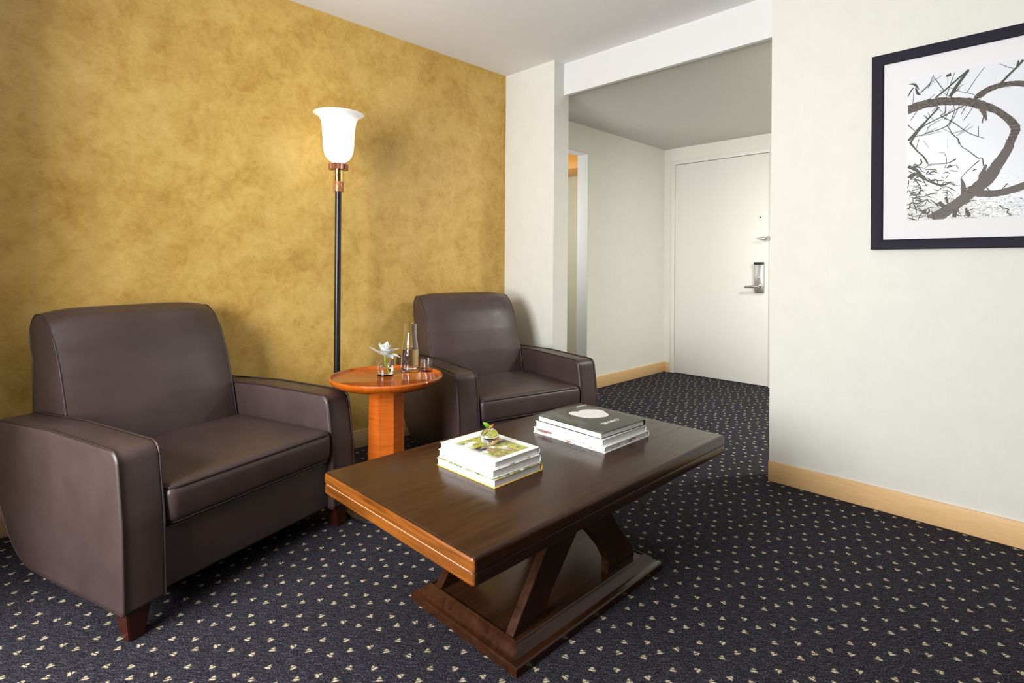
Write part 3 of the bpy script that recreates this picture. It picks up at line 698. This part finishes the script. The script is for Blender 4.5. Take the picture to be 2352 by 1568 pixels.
O1, O2, S_ = (2080, 130), (2080, 320), 7.838
M_bark = mat('bark_print', (.1, .08, .06), .5); N = NT(M_bark); v = N.coord()
N.base(N.ramp(N.noise(N.mapping(v, (1, 1, 2)), 90, 4, .7), [(.35, (.030, .018, .018)), (.5, (.065, .045, .042)), (.65, (.15, .15, .10))]))
M_mud = mat('reflection_print', (.085, .068, .060), .5)
big = [(Q([(20, 970, 150), (200, 900, 150), (420, 840, 150), (650, 810, 140), (900, 805, 140), (1150, 820, 140), (1350, 870, 150), (1550, 930, 120), (1750, 1040, 110), (1900, 1170, 120), (1980, 1290, 130), (1950, 1400, 120), (1880, 1568, 110)], O1, S_), M_bark),
       (Q([(1290, 760, 30), (1300, 720, 100), (1500, 590, 100), (1700, 520, 95), (1900, 490, 95), (2140, 490, 100), (2700, 560, 110), (3500, 820, 120), (4300, 1300, 120), (5200, 2000, 120), (6500, 3200, 110)], O1, S_), M_bark),
       (Q([(1890, 0, 110), (1850, 150, 130), (1740, 330, 150), (1620, 500, 170), (1480, 700, 200), (1250, 900, 180), (1000, 1100, 170), (760, 1270, 180), (560, 1400, 200), (440, 1470, 200)], O2, S_), M_mud),
       (Q([(1200, 960, 120), (1500, 980, 120), (1750, 950, 120), (2000, 880, 130), (2140, 830, 130), (2700, 620, 140), (3500, 420, 150), (4500, 320, 160), (5600, 420, 150), (7200, 700, 150)], O2, S_), M_mud),
       (Q([(1400, 870, 60), (1400, 650, 130), (1410, 560, 60), (1450, 450, 40)], O2, S_), M_mud),
       (Q([(1040, 1060, 70), (1040, 850, 70), (1000, 700, 20)], O2, S_), M_mud),
       (Q([(1380, 940, 90), (1430, 1060, 50), (1455, 1150, 34)], O1, S_), M_bark)]
tw = [(O1, [(540, 740, 26), (760, 560, 26), (1000, 350, 30), (1140, 235, 20)]), (O1, [(800, 720, 50), (900, 560, 50), (1000, 420, 50), (1130, 240, 40)]), (O1, [(800, 700, 30), (970, 570, 12)]),
      (O1, [(1680, 520, 40), (1850, 340, 34), (2010, 180, 30), (2120, 60, 40)]), (O1, [(690, 610, 12), (600, 490, 12), (500, 360, 8)]), (O1, [(730, 720, 10), (800, 520, 10), (880, 290, 7)]),
      (O1, [(600, 910, 30), (400, 1130, 26), (250, 1290, 40), (50, 1520, 44)]), (O1, [(720, 890, 14), (710, 1010, 14), (640, 1070, 14), (850, 1180, 14), (1150, 1380, 14), (1420, 1470, 8)]),
      (O1, [(1050, 880, 14), (700, 1060, 18), (330, 1250, 16), (170, 1430, 22), (80, 1568, 30)]), (O1, [(880, 990, 10), (750, 1240, 16), (420, 1370, 12), (180, 1440, 10)]), (O1, [(750, 1240, 12), (850, 1400, 14), (940, 1480, 18), (960, 1568, 18)]),
      (O1, [(800, 560, 9), (960, 620, 9), (1240, 680, 9)]), (O1, [(60, 500, 8), (160, 500, 36), (240, 590, 12)]), (O1, [(180, 560, 14), (220, 660, 40), (270, 690, 8)]), (O1, [(40, 720, 10), (110, 600, 22), (150, 560, 8)]), (O1, [(40, 1230, 14), (170, 1340, 12)]),
      (O1, [(130, 860, 6), (150, 620, 8)]), (O1, [(1100, 650, 8), (1250, 420, 8), (1420, 190, 6)]), (O1, [(2010, 170, 30), (2030, 70, 16)]), (O1, [(1690, 130, 7), (1850, 190, 8), (1980, 215, 7)]), (O1, [(270, 630, 5), (520, 430, 6), (650, 340, 4)]),
      (O1, [(760, 500, 5), (760, 330, 4)]), (O1, [(730, 350, 40), (820, 320, 50)]), (O1, [(1400, 1080, 14), (1380, 1200, 10)]), (O1, [(1310, 1250, 8), (1310, 1440, 12)]), (O1, [(330, 1060, 10), (390, 1130, 20), (300, 1230, 20)]),
      (O2, [(90, 70, 34), (220, 220, 22), (330, 320, 26), (400, 440, 26)]), (O2, [(400, 450, 10), (740, 430, 12), (910, 350, 24)]), (O2, [(740, 520, 10), (820, 470, 60)]), (O2, [(950, 20, 16), (1010, 130, 12), (1120, 200, 12), (1300, 330, 16), (1380, 340, 14), (1400, 480, 14)]),
      (O2, [(40, 490, 60), (200, 560, 50), (320, 690, 44), (450, 770, 30), (640, 820, 40), (780, 790, 20)]), (O2, [(150, 490, 20), (280, 440, 24), (270, 350, 18)]), (O2, [(60, 700, 90), (180, 600, 50)]), (O2, [(180, 740, 16), (270, 870, 16), (250, 980, 14)]),
      (O2, [(700, 520, 8), (740, 400, 8), (700, 260, 8), (600, 235, 5)]), (O2, [(100, 1000, 18), (300, 1030, 12), (420, 990, 16), (560, 960, 10)]), (O2, [(1330, 380, 14), (1240, 450, 12), (1100, 580, 9), (1000, 690, 8)]),
      (O2, [(1690, 1180, 24), (1750, 1230, 12), (1850, 1260, 20), (1830, 1310, 18), (1900, 1370, 20)]), (O2, [(900, 1270, 60), (870, 1400, 60)]), (O2, [(1080, 1240, 26), (1120, 1330, 60), (1150, 1390, 30)]), (O2, [(720, 1040, 40), (760, 1150, 30)]),
      (O2, [(600, 1130, 60), (690, 1210, 60)]), (O2, [(760, 0, 3), (760, 160, 3)]), (O2, [(240, 0, 8), (190, 170, 6)]), (O2, [(320, 20, 5), (420, 150, 5)]), (O2, [(1450, 860, 14), (1520, 930, 20)]), (O2, [(1740, 890, 10), (1840, 790, 14)])]
bm = box(bmesh.new(), AX0, AX1, -.0115, -.0095, AZ0, AZ1)
def strokes(items, mi):
    n0 = len(bm.faces)
    for p, y_, rg in items: ribbon(bm, p, y_, rg)
    bm.faces.ensure_lookup_table()
    for f in list(bm.faces)[n0:]: f.material_index = mi
strokes([(p, -.0120-.00002*i, .06) for i, (p, M__) in enumerate(big) if M__ is M_mud], 2)
strokes([(p, -.0122-.00002*i, .10) for i, (p, M__) in enumerate(big) if M__ is M_bark], 1)
sr = random.Random(11); extra = []
for i in range(110):
    x = 40+abs(sr.gauss(0, 420)); y = sr.uniform(480, 1420); a = sr.uniform(-.5, .5) if sr.random() < .6 else sr.uniform(0, pi); L_ = sr.uniform(60, 230); c2 = sr.uniform(-50, 50)
    extra.append((O2, [(x, y, sr.uniform(6, 14)), (x+L_*.5*cos(a)+c2*sin(a), y+L_*.5*sin(a)-c2*cos(a), sr.uniform(8, 22)), (x+L_*cos(a), y+L_*sin(a), 6)]))
for i in range(26):
    x = sr.uniform(60, 1100); y = sr.uniform(480, 1500); a = sr.choice([-.8, -.6, -1.1, .7, 1.3, -.3])+sr.uniform(-.2, .2); L_ = sr.uniform(120, 420)
    extra.append((O1, [(x, y, 7), (x+L_*.5*cos(a)+sr.uniform(-20, 20), y+L_*.5*sin(a), 6), (x+L_*cos(a), y+L_*sin(a), 4)]))
tw += extra
strokes([(Q(c_, o_, S_), -.0128-.00001*i, .15) for i, (o_, c_) in enumerate(tw)], 3)
finish('photograph', bm, [M_print, M_bark, M_mud, M_twigp], pic, None)
